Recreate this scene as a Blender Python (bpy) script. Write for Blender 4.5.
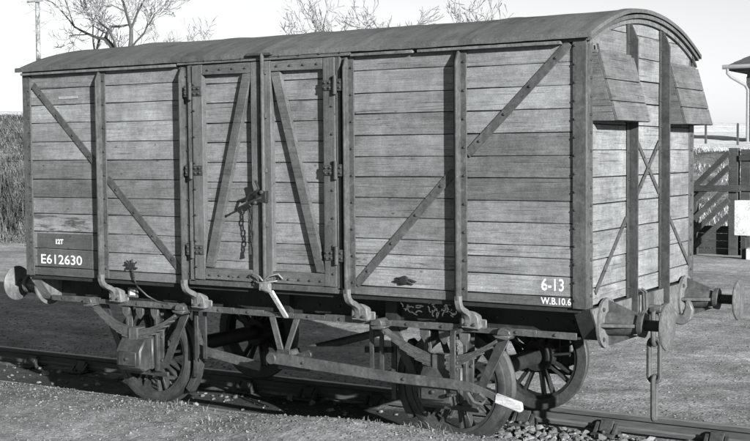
import bpy, math, random
from mathutils import Vector, Matrix, noise
random.seed(7)
S = bpy.context.scene
for o in list(bpy.data.objects): bpy.data.objects.remove(o, do_unlink=True)
C = S.collection

# ------------------------------------------------------------------ camera
CAM = Vector((5.8042, -8.8811, 2.1539)); YAW, PIT, ROL = 2.1263, -0.0534, -0.0088
fw = Vector((math.cos(PIT)*math.cos(YAW), math.cos(PIT)*math.sin(YAW), math.sin(PIT)))
r0 = Vector((math.sin(YAW), -math.cos(YAW), 0)); u0 = r0.cross(fw)
r1 = math.cos(ROL)*r0 + math.sin(ROL)*u0; u1 = -math.sin(ROL)*r0 + math.cos(ROL)*u0
cd = bpy.data.cameras.new('camera'); cam = bpy.data.objects.new('camera', cd); C.objects.link(cam)
cam.matrix_world = Matrix(((r1.x, u1.x, -fw.x, CAM.x), (r1.y, u1.y, -fw.y, CAM.y), (r1.z, u1.z, -fw.z, CAM.z), (0, 0, 0, 1)))
cd.sensor_fit = 'HORIZONTAL'; cd.sensor_width = 36; cd.lens = 59.13; cd.clip_start = .1; cd.clip_end = 3000
S.camera = cam

# ------------------------------------------------------------------ sky, sun, exposure
TO_SUN = Vector((1.75, -1.0, 0.57)).normalized()
EL = math.asin(TO_SUN.z); AZ = math.atan2(TO_SUN.x, TO_SUN.y)
TINT = (0.962, 1.0, 1.008)          # the print's faint cool tone
w = bpy.data.worlds.new('World'); S.world = w; w.use_nodes = True
nt = w.node_tree; nt.nodes.clear()
sky = nt.nodes.new('ShaderNodeTexSky'); sky.sky_type = 'NISHITA'; sky.sun_disc = False
sky.sun_elevation = EL; sky.sun_rotation = AZ; sky.air_density = 1.2; sky.dust_density = 0.4; sky.ozone_density = 1.0
sep = nt.nodes.new('ShaderNodeSeparateColor'); nt.links.new(sky.outputs[0], sep.inputs[0])   # monochrome print: one channel of the sky
comb = nt.nodes.new('ShaderNodeCombineColor')
for i in range(3):
    q = nt.nodes.new('ShaderNodeMath'); q.operation = 'MULTIPLY'; q.inputs[1].default_value = (TINT[i]+1)/2
    nt.links.new(sep.outputs[1], q.inputs[0]); nt.links.new(q.outputs[0], comb.inputs[i])
bg = nt.nodes.new('ShaderNodeBackground'); bg.inputs[1].default_value = 0.05
out = nt.nodes.new('ShaderNodeOutputWorld')
nt.links.new(comb.outputs[0], bg.inputs[0]); nt.links.new(bg.outputs[0], out.inputs[0])
ld = bpy.data.lights.new('sun', 'SUN'); ld.energy = 5.0; ld.angle = math.radians(.55); ld.color = (1, .995, .985)
sun = bpy.data.objects.new('sun', ld); C.objects.link(sun); sun.location = (20, -20, 20)
sun.rotation_euler = TO_SUN.to_track_quat('Z', 'Y').to_euler()
S.view_settings.view_transform = 'Standard'; S.view_settings.look = 'None'
S.view_settings.gamma = 1; S.view_settings.use_curve_mapping = False
S.view_settings.exposure = 1.5
S.render.engine = 'CYCLES'

# ------------------------------------------------------------------ materials
class NB:
    k = .52        # overall albedo of everything but white paint
    def __init__(s, name):
        s.m = bpy.data.materials.new(name); s.m.use_nodes = True
        s.t = s.m.node_tree; s.t.nodes.clear()
    def n(s, typ, **k):
        x = s.t.nodes.new(typ)
        for a, b in k.items(): setattr(x, a, b)
        return x
    def put(s, sock, v):
        if isinstance(v, bpy.types.NodeSocket): s.t.links.new(v, sock)
        else: sock.default_value = v
    def math(s, op, a, b=0.0, c=None, clamp=False):
        x = s.n('ShaderNodeMath', operation=op, use_clamp=clamp); s.put(x.inputs[0], a); s.put(x.inputs[1], b)
        if c is not None: s.put(x.inputs[2], c)
        return x.outputs[0]
    def mul(s, *a):
        r = a[0]
        for b in a[1:]: r = s.math('MULTIPLY', r, b)
        return r
    def rng(s, v, a, b, c, d, smooth=False):
        x = s.n('ShaderNodeMapRange'); x.clamp = True
        if smooth: x.interpolation_type = 'SMOOTHSTEP'
        s.put(x.inputs[0], v)
        for i, q in enumerate((a, b, c, d)): x.inputs[i+1].default_value = q
        return x.outputs[0]
    def coord(s, rnd=0.0, kind='Object'):
        tc = s.n('ShaderNodeTexCoord'); v = tc.outputs[kind]
        if rnd:
            oi = s.n('ShaderNodeObjectInfo'); s.rand = oi.outputs['Random']; sc_ = s.n('ShaderNodeSeparateColor'); s.t.links.new(oi.outputs['Color'], sc_.inputs[0]); s.tone = sc_.outputs[0]
            q = s.n('ShaderNodeVectorMath', operation='ADD'); s.put(q.inputs[0], v)
            cx = s.n('ShaderNodeCombineXYZ')
            for i, f in enumerate((rnd, rnd*1.7, rnd*2.3)): s.put(cx.inputs[i], s.mul(s.rand, f))
            s.put(q.inputs[1], cx.outputs[0]); v = q.outputs[0]
        return v
    def map(s, v, sc):
        x = s.n('ShaderNodeMapping'); s.put(x.inputs[0], v); x.inputs['Scale'].default_value = sc; return x.outputs[0]
    def noise(s, v, scale, detail=4, rough=.55, dist=0):
        x = s.n('ShaderNodeTexNoise'); s.put(x.inputs['Vector'], v); x.inputs['Scale'].default_value = scale
        x.inputs['Detail'].default_value = detail; x.inputs['Roughness'].default_value = rough; x.inputs['Distortion'].default_value = dist
        return x.outputs[0]
    def voro(s, v, scale, out='Distance'):
        x = s.n('ShaderNodeTexVoronoi'); s.put(x.inputs['Vector'], v); x.inputs['Scale'].default_value = scale
        return x.outputs[out]
    def finish(s, val, rough=.8, bump=None, dist=.002, strength=.6, spec=.3, metal=0.0):
        cc = s.n('ShaderNodeCombineColor')
        for i in range(3): s.put(cc.inputs[i], s.math('MULTIPLY', val, TINT[i]*s.k))
        b = s.n('ShaderNodeBsdfPrincipled'); s.put(b.inputs['Base Color'], cc.outputs[0]); s.put(b.inputs['Roughness'], rough)
        b.inputs['Specular IOR Level'].default_value = spec; b.inputs['Metallic'].default_value = metal
        if bump is not None:
            bp = s.n('ShaderNodeBump'); bp.inputs['Strength'].default_value = strength; bp.inputs['Distance'].default_value = dist
            s.put(bp.inputs['Height'], bump); s.put(b.inputs['Normal'], bp.outputs[0])
        o = s.n('ShaderNodeOutputMaterial'); s.t.links.new(b.outputs[0], o.inputs[0])
        return s.m

def wood(name, base, var=.35, streak=.5, crack=.55, vertical=False, stain=0.0):
    b = NB(name); v = b.coord(40)
    stm = b.rng(b.noise(b.map(v, (.8, 5, 5)), 3.6, 7, .68, .3), .55, .62, 1.0, 1-stain) if stain else 1.0
    g_ = b.n('ShaderNodeNewGeometry'); wp = g_.outputs['Position']
    broad = b.rng(b.noise(wp, 1.5, 5, .62), .32, .68, .74, 1.22); runs = b.rng(b.noise(b.map(wp, (5, 5, .7)), 1.6, 3, .5), .35, .65, .93, 1.06)
    long = (.55, 9, 9) if not vertical else (9, 9, .55)
    g = b.noise(b.map(v, long), 5.5, 8, .65, .4)
    fine = b.noise(b.map(v, tuple(q*(1.0 if q < 1 else 3.2) for q in long)), 7, 6, .7)
    st = b.noise(b.map(v, (1, 2.2, 2.2) if not vertical else (2.2, 2.2, 1)), 2.6, 5, .6)
    mott = b.noise(v, 26, 4, .6)
    ck = b.noise(b.map(v, tuple(q*(.7 if q < 1 else 1.9) for q in long)), 6, 3, .5, .2)
    ckm = b.rng(ck, .62, .70, 1.0, 1-crack)
    spot = b.voro(b.map(v, (2.2, 4, 4)), 2.1); spm = b.rng(spot, .03, .09, .45, 1.0)
    blotch = b.rng(b.noise(b.map(v, (1, 1.6, 1.6)), 4.2, 6, .72), .56, .74, 1.0, .62)
    val = b.mul(base, b.rng(g, .25, .75, 1-streak*.5, 1+streak*.5), b.rng(fine, .3, .7, .74, 1.26), b.rng(st, .3, .7, .78, 1.22),
                b.rng(mott, .3, .7, .86, 1.14), b.rng(b.noise(v, 120, 3, .7), .3, .7, .74, 1.26), b.rng(b.rand, 0, 1, 1-var*.5, 1+var*.5), ckm, spm, blotch, b.tone, stm, broad, runs, 1.06)
    h = b.math('ADD', b.mul(g, .5), b.mul(fine, .6)); h = b.math('ADD', h, b.mul(ckm, .8))
    return b.finish(val, .88, h, .004, .7, .15)

def iron(name, base, rough=.62, var=.5, spec=.35):
    b = NB(name); v = b.coord(25)
    a = b.noise(v, 7, 6, .65); c = b.noise(v, 42, 5, .6); d = b.noise(b.map(v, (6, 6, 1)), 5, 4, .6)
    e = b.noise(v, 19, 6, .72); fl = b.rng(b.noise(v, 30, 4, .6, .6), .60, .68, 1.0, 1.45); gr = b.rng(e, .50, .70, 1.0, .62)
    val = b.mul(base, b.rng(a, .3, .7, 1-var*.6, 1+var*.6), b.rng(c, .3, .7, .74, 1.26), b.rng(d, .35, .65, .84, 1.16), gr, fl, 1.12)
    return b.finish(val, b.rng(a, .3, .7, rough-.12, rough+.15), c, .002, .55, spec)

def plain(name, base, rough=.8, sc=30, amp=.25, spec=.2, bump=.002):
    b = NB(name); b.k = 1.0 if base > .4 else NB.k; v = b.coord(9)
    a = b.noise(v, sc, 5, .6); c = b.noise(v, sc*.12, 4, .6)
    val = b.mul(base, b.rng(a, .3, .7, 1-amp, 1+amp), b.rng(c, .3, .7, 1-amp*.7, 1+amp*.7))
    return b.finish(val, rough, a, bump, .5, spec)

M = {}
M['wood_side'] = wood('weathered_side_planks', .245, .16, .38, .45)
M['wood_stained'] = wood('stained_side_planks', .245, .16, .45, .5, False, .6)
M['wood_door'] = wood('weathered_door_planks', .25, .25, .38, .45)
M['wood_end'] = wood('pale_end_planks', .265, .24, .38, .45, False, .22)
M['wood_vent'] = wood('vent_planks', .165, .2)
M['frame'] = wood('painted_frame_timber', .13, .2, .4, .4)
M['frame_v'] = wood('painted_frame_timber_upright', .13, .2, .4, .4, True)
M['curb'] = wood('curb_rail_timber', .135, .15, .4)
M['patch'] = wood('number_panel_paint', .105, .1, .25, .25)
M['lining'] = plain('dark_lining', .03)
M['iron'] = iron('painted_iron', .085)
M['iron_dark'] = iron('underframe_iron', .055)
M['iron_gear'] = iron('running_gear_iron', .042, .55, .7, .5)
M['iron_light'] = iron('weathered_bracket_iron', .155, .6, .4)
M['iron_mid'] = iron('grimy_bracket_iron', .08, .55, .6, .5)
M['iron_black'] = iron('black_underframe', .022)
M['steel'] = iron('worn_steel', .20, .42, .3, .6)
M['bolt'] = iron('bolt_iron', .04)
M['buffer_face'] = iron('buffer_face_steel', .13, .5, .3)
M['white'] = plain('white_paint', .62, .7, 60, .18)
M['white_worn'] = plain('worn_white_paint', .41, .7, 40, .4)
M['grip'] = wood('worn_painted_grip', .62, .1, .5, .4)
M['chalk'] = plain('chalk', .75, .9, 80, .3)

def letter_mat():
    b = NB('worn_lettering_paint'); b.k = 1.0; v = b.coord(3)
    chip = b.rng(b.noise(b.map(v, (1, 1, 2)), 34, 5, .7), .58, .66, 1.0, .30); fade = b.rng(b.noise(v, 9, 4, .6), .3, .7, .7, 1.1)
    return b.finish(b.mul(.52, chip, fade), .8, None)
M['letter'] = letter_mat()
M['faint'] = plain('faded_paper', .40, .9, 60, .3)

def roof_mat():
    b = NB('roof_canvas'); v = b.coord(0)
    a = b.noise(v, 1.1, 6, .6); c = b.noise(v, 34, 5, .65); d = b.noise(b.map(v, (5, .5, .5)), 3, 5, .6); e2 = b.rng(b.noise(v, 2.8, 6, .7), .52, .64, 1.0, .72); e = b.noise(v, 150, 3, .6)
    val = b.mul(.125, b.rng(a, .3, .7, .75, 1.25), b.rng(c, .3, .7, .82, 1.18), b.rng(d, .3, .7, .8, 1.2), b.rng(e, .3, .7, .72, 1.28), e2, 1.1)
    return b.finish(val, .9, b.math('ADD', b.mul(c, .6), b.mul(e, .4)), .006, .6, .15)
M['roof'] = roof_mat()

def gravel_mat():
    b = NB('yard_gravel'); v = b.coord(0)
    a = b.noise(v, .45, 5, .6); c = b.noise(v, 9, 6, .65); d = b.noise(v, 60, 4, .6); vo = b.voro(v, 32, 'Color'); vd = b.voro(v, 32)
    sp = b.n('ShaderNodeSeparateColor'); b.t.links.new(vo, sp.inputs[0])
    cell = b.rng(sp.outputs[0], 0, 1, .74, 1.26); pale = b.rng(sp.outputs[1], .96, .99, 1.0, 1.25)
    tracks = b.noise(b.map(v, (.22, 1.6, 1)), 1.1, 5, .6)
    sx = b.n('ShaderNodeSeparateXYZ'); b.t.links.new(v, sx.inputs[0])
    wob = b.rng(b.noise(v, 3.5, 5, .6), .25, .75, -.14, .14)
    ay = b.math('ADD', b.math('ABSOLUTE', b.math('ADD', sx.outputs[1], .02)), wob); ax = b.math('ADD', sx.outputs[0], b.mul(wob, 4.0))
    ash_shade = b.mul(b.rng(ay, .62, .80, 1, 0), b.rng(ax, 1.5, 2.3, 1, 0)); ash_shade_m = b.rng(ash_shade, 0, 1, 1.0, .22)  # dark ash of the bed, carried further under the van as painted shade
    oily = b.rng(b.mul(b.rng(b.noise(v, .8, 5, .6), .4, .62, 0, 1), b.rng(b.math('ABSOLUTE', sx.outputs[1]), 1.2, 3.0, 1, 0)), 0, 1, 1.0, .8)
    val = b.mul(.33, ash_shade_m, oily, b.rng(a, .3, .7, .70, 1.3), b.rng(b.noise(v, 1.7, 5, .65), .3, .7, .78, 1.22), b.rng(c, .3, .7, .72, 1.28), b.rng(d, .3, .7, .78, 1.22), cell, pale, b.rng(tracks, .32, .68, .72, 1.26), b.rng(sx.outputs[1], -.6, 1.6, .88, 1.2))
    h = b.math('ADD', b.mul(vd, -.9), b.mul(c, .8)); h = b.math('ADD', h, b.mul(d, .4))
    return b.finish(val, .95, h, .007, .7, .1)
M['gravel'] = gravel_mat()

def stone_mat():
    b = NB('ballast_stone'); g = b.n('ShaderNodeNewGeometry'); v = b.coord(0)
    r = g.outputs['Random Per Island']
    val = b.mul(b.rng(b.math('POWER', r, 3.0), 0, 1, .15, .36), b.rng(b.noise(v, 60, 4), .3, .7, .75, 1.25))
    return b.finish(val, .92, b.noise(v, 90, 4), .003, .5, .1)
M['stone'] = stone_mat()

def bank_mat():
    b = NB('dry_bank'); v = b.coord(0)
    a = b.noise(v, .5, 6, .65); c = b.noise(v, 2.2, 6, .7); d = b.noise(v, 16, 5, .65)
    val = b.mul(.20, b.rng(a, .3, .7, .55, 1.45), b.rng(c, .3, .7, .45, 1.55), b.rng(d, .3, .7, .7, 1.3))
    return b.finish(val, .95, b.math('ADD', c, b.mul(d, .5)), .12, .8, .05)
M['bank'] = bank_mat()

def blade_mat(name, lo, hi):
    b = NB(name); g = b.n('ShaderNodeNewGeometry')
    return b.finish(b.rng(g.outputs['Random Per Island'], 0, 1, lo, hi), .85, None, spec=.15)
M['grass'] = blade_mat('dry_grass', .06, .30)
M['grass_pale'] = blade_mat('bleached_grass', .45, .8)
M['field'] = plain('pale_field', .44, .95, 6, .3, .05, .02)
M['weed'] = blade_mat('trackside_weed', .10, .45)
M['twig'] = plain('pale_twigs', .36, .9, 14, .3, .1)
M['bark'] = plain('pale_winter_bark', .10, .9, 14, .3, .1)
M['pole'] = wood('pole_timber', .38, .1, .3, .3, True)
M['dark_timber'] = wood('creosoted_timber', .075, .3, .5, .4)
M['slate'] = plain('slate_roof', .11, .8, 20, .3)
M['hut_wall'] = plain('hut_boards', .10, .85, 16, .3)
M['pipe'] = plain('painted_pipe', .32, .6, 20, .15)

# ------------------------------------------------------------------ mesh helper
class MB:
    def __init__(s): s.v = []; s.f = []; s.s = []; s.bolts = set()
    def face(s, idx, sm=False): s.f.append(tuple(idx)); s.s.append(sm)
    def box(s, x0, x1, y0, y1, z0, z1, M4=None):
        n = len(s.v)
        for x, y, z in ((x0,y0,z0),(x1,y0,z0),(x1,y1,z0),(x0,y1,z0),(x0,y0,z1),(x1,y0,z1),(x1,y1,z1),(x0,y1,z1)):
            p = Vector((x, y, z)); s.v.append(tuple(M4 @ p if M4 else p))
        for q in ((3,2,1,0),(4,5,6,7),(0,1,5,4),(1,2,6,5),(2,3,7,6),(3,0,4,7)): s.face([n+i for i in q])
        return s
    def prism(s, poly, axis, a, b):
        """poly = 2D outline; axis = extrusion axis ('x': (y,z), 'y': (x,z), 'z': (x,y))"""
        n = len(s.v); k = len(poly)
        for t in (a, b):
            for p, q in poly: s.v.append({'x': (t, p, q), 'y': (p, t, q), 'z': (p, q, t)}[axis])
        s.face([n+i for i in range(k)][::-1]); s.face([n+k+i for i in range(k)])
        for i in range(k): s.face((n+i, n+(i+1) % k, n+k+(i+1) % k, n+k+i))
        return s
    def bar(s, p, q, wd, th, up=(0, 0, 1)):
        """rectangular bar from p to q; wd across (in plane of up), th along the third axis"""
        p, q = Vector(p), Vector(q); d = (q-p).normalized(); t = d.cross(Vector(up)).normalized(); u = t.cross(d)
        n = len(s.v)
        for e in (p, q):
            for a, b in ((-1,-1),(1,-1),(1,1),(-1,1)): s.v.append(tuple(e + t*a*th/2 + u*b*wd/2))
        for f in ((3,2,1,0),(4,5,6,7),(0,1,5,4),(1,2,6,5),(2,3,7,6),(3,0,4,7)): s.face([n+i for i in f])
        return s
    def tube(s, pts, rad, n=8, closed=False):
        pts = [Vector(p) for p in pts]; k = len(pts); base = len(s.v); rr = rad if isinstance(rad, (list, tuple)) else [rad]*k
        ref = None
        for i, p in enumerate(pts):
            a = pts[(i-1) % k] if (closed or i) else pts[i]; b = pts[(i+1) % k] if (closed or i < k-1) else pts[i]
            d = (b-a).normalized()
            if ref is None: ref = Vector((0,0,1)) if abs(d.z) < .9 else Vector((1,0,0))
            t = d.cross(ref).normalized(); u = t.cross(d).normalized(); ref = u
            for j in range(n):
                an = 2*math.pi*j/n; s.v.append(tuple(p + (t*math.cos(an)+u*math.sin(an))*rr[i]))
        for i in range(k if closed else k-1):
            for j in range(n):
                i2 = (i+1) % k
                s.face((base+i*n+j, base+i*n+(j+1) % n, base+i2*n+(j+1) % n, base+i2*n+j), True)
        if not closed:
            s.face([base+j for j in range(n)][::-1]); s.face([base+(k-1)*n+j for j in range(n)])
        return s
    def lathe(s, prof, axis, c, n=24, sm=True, closed=False):
        """prof = [(r, t)], revolved about the given axis through c; t runs along the axis"""
        base = len(s.v); k = len(prof); c = Vector(c)
        for r, t in prof:
            for j in range(n):
                a = 2*math.pi*j/n; p, q = r*math.cos(a), r*math.sin(a)
                s.v.append(tuple(c + Vector({'x': (t, p, q), 'y': (p, t, q), 'z': (p, q, t)}[axis])))
        for i in range(k if closed else k-1):
            for j in range(n):
                i2 = (i+1) % k; s.face((base+i*n+j, base+i*n+(j+1) % n, base+i2*n+(j+1) % n, base+i2*n+j), sm)
        if not closed:
            s.face([base+j for j in range(n)][::-1]); s.face([base+(k-1)*n+j for j in range(n)])
        return s
    def bolt(s, c, d, r=.012, h=.010):
        c, d = Vector(c), Vector(d); t = d.orthogonal().normalized(); u = d.cross(t); n = len(s.v); f0 = len(s.f)
        for rr, hh in ((r, 0), (r*.9, h*.7), (r*.5, h)):
            for j in range(6):
                a = math.pi/3*j; s.v.append(tuple(c + d*hh + (t*math.cos(a)+u*math.sin(a))*rr))
        for i in range(2):
            for j in range(6): s.face((n+i*6+j, n+i*6+(j+1) % 6, n+i*6+6+(j+1) % 6, n+i*6+6+j), True)
        s.face([n+12+j for j in range(6)]); s.bolts.update(range(f0, len(s.f)))
        return s
    def build(s, name, mat, parent=None, bevel=0, loc=None, origin=None):
        me = bpy.data.meshes.new(name)
        if origin is not None:
            o3 = Vector(origin); vs = [tuple(Vector(p)-o3) for p in s.v]; loc = origin
        else: vs = s.v
        me.from_pydata(vs, [], s.f); me.update()
        me.polygons.foreach_set('use_smooth', s.s)
        if len(s.f) < 20000: me.set_sharp_from_angle(angle=math.radians(38))
        import bmesh
        if len(s.f) < 20000:
            bm = bmesh.new(); bm.from_mesh(me); bmesh.ops.recalc_face_normals(bm, faces=bm.faces); bm.to_mesh(me); bm.free()
        me.materials.append(M[mat] if isinstance(mat, str) else mat)
        if s.bolts:
            me.materials.append(M['bolt'])
            for i in s.bolts: me.polygons[i].material_index = 1
        o = bpy.data.objects.new(name, me); C.objects.link(o)
        if loc is not None: o.location = loc
        if parent is not None: o.parent = parent; 
        if parent is not None and parent.location.length > 0 and loc is not None: o.location = Vector(loc) - world_loc(parent)
        elif parent is not None and world_loc(parent).length > 0: o.location = (Vector(loc) if loc is not None else Vector()) - world_loc(parent)
        if bevel:
            m = o.modifiers.new('bevel', 'BEVEL'); m.width = bevel; m.segments = 1; m.limit_method = 'ANGLE'; m.angle_limit = math.radians(40)
        return o
def world_loc(o):
    v = Vector(o.location)
    while o.parent: o = o.parent; v += o.location
    return v
def tag(o, label=None, cat=None, group=None, kind=None):
    if label: o['label'] = label
    if cat: o['category'] = cat
    if group: o['group'] = group
    if kind: o['kind'] = kind
    return o
def empty(name, loc=(0, 0, 0)):
    o = bpy.data.objects.new(name, None); o.location = loc; o.empty_display_size = .3; C.objects.link(o); return o
def rnd(a): return random.uniform(-a, a)

# ------------------------------------------------------------------ ground
def smooth(a, b, x):
    t = max(0, min(1, (x-a)/(b-a))); return t*t*(3-2*t)
def hgt(x, y):
    b = -.09
    b += .13*(smooth(-2.4, -1.05, y) - smooth(-.84, -.55, y))          # shoulder of ash up to the near rail
    b -= .085*(smooth(-.80, -.55, y) - smooth(.80, .95, y))            # trough between the rails
    b += .02*(smooth(.80, 1.0, y)-smooth(1.5, 3, y))
    a = .4 if -.85 < y < .9 else 1.0
    b += .075*smooth(-.6, .5, x)*(smooth(-2.0, -1.1, y)-smooth(-.98, -.86, y))
    near = 1-smooth(12, 25, abs(x)+abs(y))
    n = .012*noise.noise(Vector((x*2.3, y*2.3, 0))) + .022*noise.noise(Vector((x*.6, y*.6, 3))) + .008*noise.noise(Vector((x*7, y*7, 5)))
    r = b + n*a*(.3+.7*near)
    if -.86 < y < -.70: r = min(r, -.022 if y < -.79 else -.05)
    return r
def axis(lo, hi, step, far_lo, far_hi, g=1.22):
    a = []; x = lo
    while x <= hi+1e-6: a.append(x); x += step
    d = step; x = a[-1]
    while x < far_hi: d *= g; x += d; a.append(x)
    d = step; x = a[0]
    while x > far_lo: d *= g; x -= d; a.insert(0, x)
    return a
xs = axis(-9, 6, .06, -700, 700); ys = axis(-2.6, 4.5, .05, -300, 1200)
gb = MB(); nx, ny = len(xs), len(ys)
for y in ys:
    for x in xs: gb.v.append((x, y, hgt(x, y)))
for j in range(ny-1):
    for i in range(nx-1): gb.face((j*nx+i, j*nx+i+1, (j+1)*nx+i+1, (j+1)*nx+i), True)
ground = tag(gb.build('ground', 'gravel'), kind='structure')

# grassy bank rising behind the yard
def bfoot(x): return max(9.0, min(20.5, 18.9+(x+1)*.32))
def btop(x): return max(1.9, min(4.3, 2.15+(-4-x)*.056))
def bank_h(x, y):
    f = bfoot(x); t = smooth(f, f+9, y)
    h = -.12 + (btop(x)+.12)*t + max(0, y-f-9)*.012
    return h + t*(smooth(-13, -17, x)*.30*noise.noise(Vector((x*.9, y*.9, 12))) + .10*noise.noise(Vector((x*.5, y*.5, 1)))+.06*noise.noise(Vector((x*1.7, y*1.7, 2))))
bb = MB(); bx = axis(-40, 4, .45, -400, 250, 1.15); bv = [i/24*12 for i in range(25)] + [13, 15, 18, 23, 30, 45, 80, 150, 300, 600]
for t in bv:
    for x in bx:
        y = bfoot(x)-.3+t; bb.v.append((x, y, bank_h(x, y)))
k = len(bx)
JC = 22                                     # row of the crest: slope below, pale field above
for j in range(JC):
    for i in range(k-1): bb.face((j*k+i, j*k+i+1, (j+1)*k+i+1, (j+1)*k+i), True)
fb_ = MB(); fb_.v = bb.v[JC*k:]; bb.v = bb.v[:(JC+1)*k]
for j in range(len(bv)-1-JC):
    for i in range(k-1): fb_.face((j*k+i, j*k+i+1, (j+1)*k+i+1, (j+1)*k+i), True)
tag(bb.build('bank', 'bank'), kind='structure'); tag(fb_.build('field', 'field'), kind='structure')

def blades(name, spots, mat, h0, h1, w0, label, cat, per=9, spread=.16):
    b = MB()
    for x, y, z in spots:
        hh = random.uniform(h0, h1)*max(.25, 1+1.6*noise.noise(Vector((x*.55, y*.55, 6))))
        for _ in range(per):
            a = random.uniform(0, 6.283); px, py = x+rnd(spread), y+rnd(spread); h = hh*random.uniform(.5, 1.1); ln = h*random.uniform(.1, 1.3 if h0 > .04 else 2.2)
            dx, dy = math.cos(a), math.sin(a); n = len(b.v); wd = w0*random.uniform(.6, 1.3)
            b.v += [(px-dy*wd, py+dx*wd, z-.03), (px+dy*wd, py-dx*wd, z-.03), (px+dx*ln*.4+dy*wd*.7, py+dy*ln*.4-dx*wd*.7, z+h*.6),
                    (px+dx*ln*.4-dy*wd*.7, py+dy*ln*.4+dx*wd*.7, z+h*.6), (px+dx*ln, py+dy*ln, z+h*.95)]
            b.face((n, n+1, n+2, n+3)); b.face((n+3, n+2, n+4))
    return tag(b.build(name, mat), label, cat, kind='stuff')
sp = []
for _ in range(14000):
    x = random.uniform(-36, -15); y = bfoot(x)+random.uniform(-.5, 11)
    sp.append((x, y, bank_h(x, y)))
blades('grass', sp, 'grass', .04, .15, .010, 'rough dull grass over the bank left of the van', 'grass', 9, .2)
sp = []
for _ in range(700):
    x = random.uniform(-36, -15); y = bfoot(x)+random.uniform(1, 11)
    if noise.noise(Vector((x*.45, y*.45, 21))) > .08: sp.append((x, y, bank_h(x, y)))
M['scrub'] = blade_mat('dark_scrub', .03, .14)
blades('scrub', sp, 'scrub', .25, .6, .014, 'dark straggling scrub on the bank left of the van', 'scrub', 26, .35)
sp = []
for _ in range(3000):
    x = random.uniform(-10, 2); y = bfoot(x)+random.uniform(.0, 11)
    if noise.noise(Vector((x*.8, y*.8, 9))) > -.25: sp.append((x, y, bank_h(x, y)))
blades('grass', sp, 'grass_pale', .05, .17, .006, 'bleached grass on the bank behind the timber fence', 'grass', 9, .2)

# ------------------------------------------------------------------ track
RY = .7525
rail_prof = [(-.035,-.004),(-.028,0),(.028,0),(.035,-.004),(.035,-.038),(.010,-.052),(.010,-.105),(.030,-.118),(.030,-.145),(-.030,-.145),(-.030,-.118),(-.010,-.105),(-.010,-.052),(-.035,-.038)]
def rail_mat():
    b = NB('rail_steel'); v = b.coord(0); g = b.n('ShaderNodeNewGeometry'); sx = b.n('ShaderNodeSeparateXYZ'); b.t.links.new(g.outputs['True Normal'], sx.inputs[0])
    top = b.rng(sx.outputs[2], .75, .95, 0, 1); a = b.noise(b.map(v, (.6, 8, 8)), 9, 5, .6)
    val = b.math('ADD', b.mul(.085, b.rng(a, .3, .7, .6, 1.4)), b.mul(top, .17, b.rng(a, .3, .7, .7, 1.3)))
    return b.finish(val, b.rng(top, 0, 1, .8, .45), a, .002, .5, .4)
M['rail'] = rail_mat()
SLX = [2.107-.75*i for i in range(14)] + [3.02, 3.78, 4.5]
for yy, lab in ((-RY, 'worn near rail sunk in gravel under the van wheels'), (RY, 'far bullhead rail standing clear on iron chairs behind the coupling')):
    r = MB().prism([(yy+p, q) for p, q in rail_prof], 'x', -60, 40).build('rail', 'rail')
    tag(r, lab, 'rail', 'rails of the siding')
    for sxx in SLX:
        if yy < 0 and not (-9 < sxx < 3): continue
        c = MB().box(sxx-.10, sxx+.10, yy-.19, yy+.19, -.168, -.147)
        for sg in (-1, 1):
            c.prism([(yy+sg*.040, -.05 if sg < 0 else -.05), (yy+sg*.062, -.055), (yy+sg*.125, -.148), (yy+sg*.034, -.148)], 'x', sxx-.055, sxx+.055)
            c.prism([(yy+sg*.062, -.07), (yy+sg*.15, -.148), (yy+sg*.06, -.148)], 'x', sxx-.095, sxx-.065)
            c.prism([(yy+sg*.062, -.07), (yy+sg*.15, -.148), (yy+sg*.06, -.148)], 'x', sxx+.065, sxx+.095)
            c.lathe([(.018, -.148), (.018, -.125), (.008, -.118)], 'z', (sxx, yy+sg*.155, 0), 8)
        c.build('rail_chair', 'iron_dark', r, .003)
M['sleeper'] = wood('sleeper_timber', .055, .3, .6, .6)
for i, sxx in enumerate(SLX):
    o = MB().box(sxx-.127, sxx+.127, -1.25, 1.25, -.30, -.172 if sxx > 1.5 else -.180).build('sleeper', 'sleeper', None, .012)
    tag(o, 'weathered timber sleeper bedded in ballast across the siding track', 'sleeper', 'sleepers of the siding')

# ballast and loose stones
def stones(n, region, smin, smax, zf, b, bury=.35):
    ph = (1+5**.5)/2
    T = [Vector(p).normalized() for p in ((-1,ph,0),(1,ph,0),(-1,-ph,0),(1,-ph,0),(0,-1,ph),(0,1,ph),(0,-1,-ph),(0,1,-ph),(ph,0,-1),(ph,0,1),(-ph,0,-1),(-ph,0,1))]
    F = ((0,11,5),(0,5,1),(0,1,7),(0,7,10),(0,10,11),(1,5,9),(5,11,4),(11,10,2),(10,7,6),(7,1,8),(3,9,4),(3,4,2),(3,2,6),(3,6,8),(3,8,9),(4,9,5),(2,4,11),(6,2,10),(8,6,7),(9,8,1))
    for _ in range(n):
        p = region()
        if p is None: continue
        x, y = p; s = smin*(smax/smin)**(random.random()**2.2); a = random.uniform(0, 6.283); ca, sa = math.cos(a), math.sin(a)
        sx, sy, sz = s*random.uniform(.7, 1.35), s*random.uniform(.7, 1.2), s*random.uniform(.5, .9); z = zf(x, y)+sz*(1-2*bury)
        k = len(b.v)
        for t in T:
            j = random.uniform(.62, 1.22); px, py = t.x*sx*j, t.y*sy*j
            b.v.append((x+px*ca-py*sa, y+px*sa+py*ca, z+t.z*sz*j))
        for f in F: b.face((k+f[0], k+f[1], k+f[2]))
sb = MB()
def reg_bed():
    x = random.uniform(-9, 5.5); y = random.uniform(-.66, .70); return (x, y) if x > 1.3 or random.random() < .35 else None
def reg_front():
    x = random.uniform(-6, 3.2); y = random.triangular(-3.6, -.80, -.95)
    return (x, y) if random.random() < .8 else None
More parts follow.
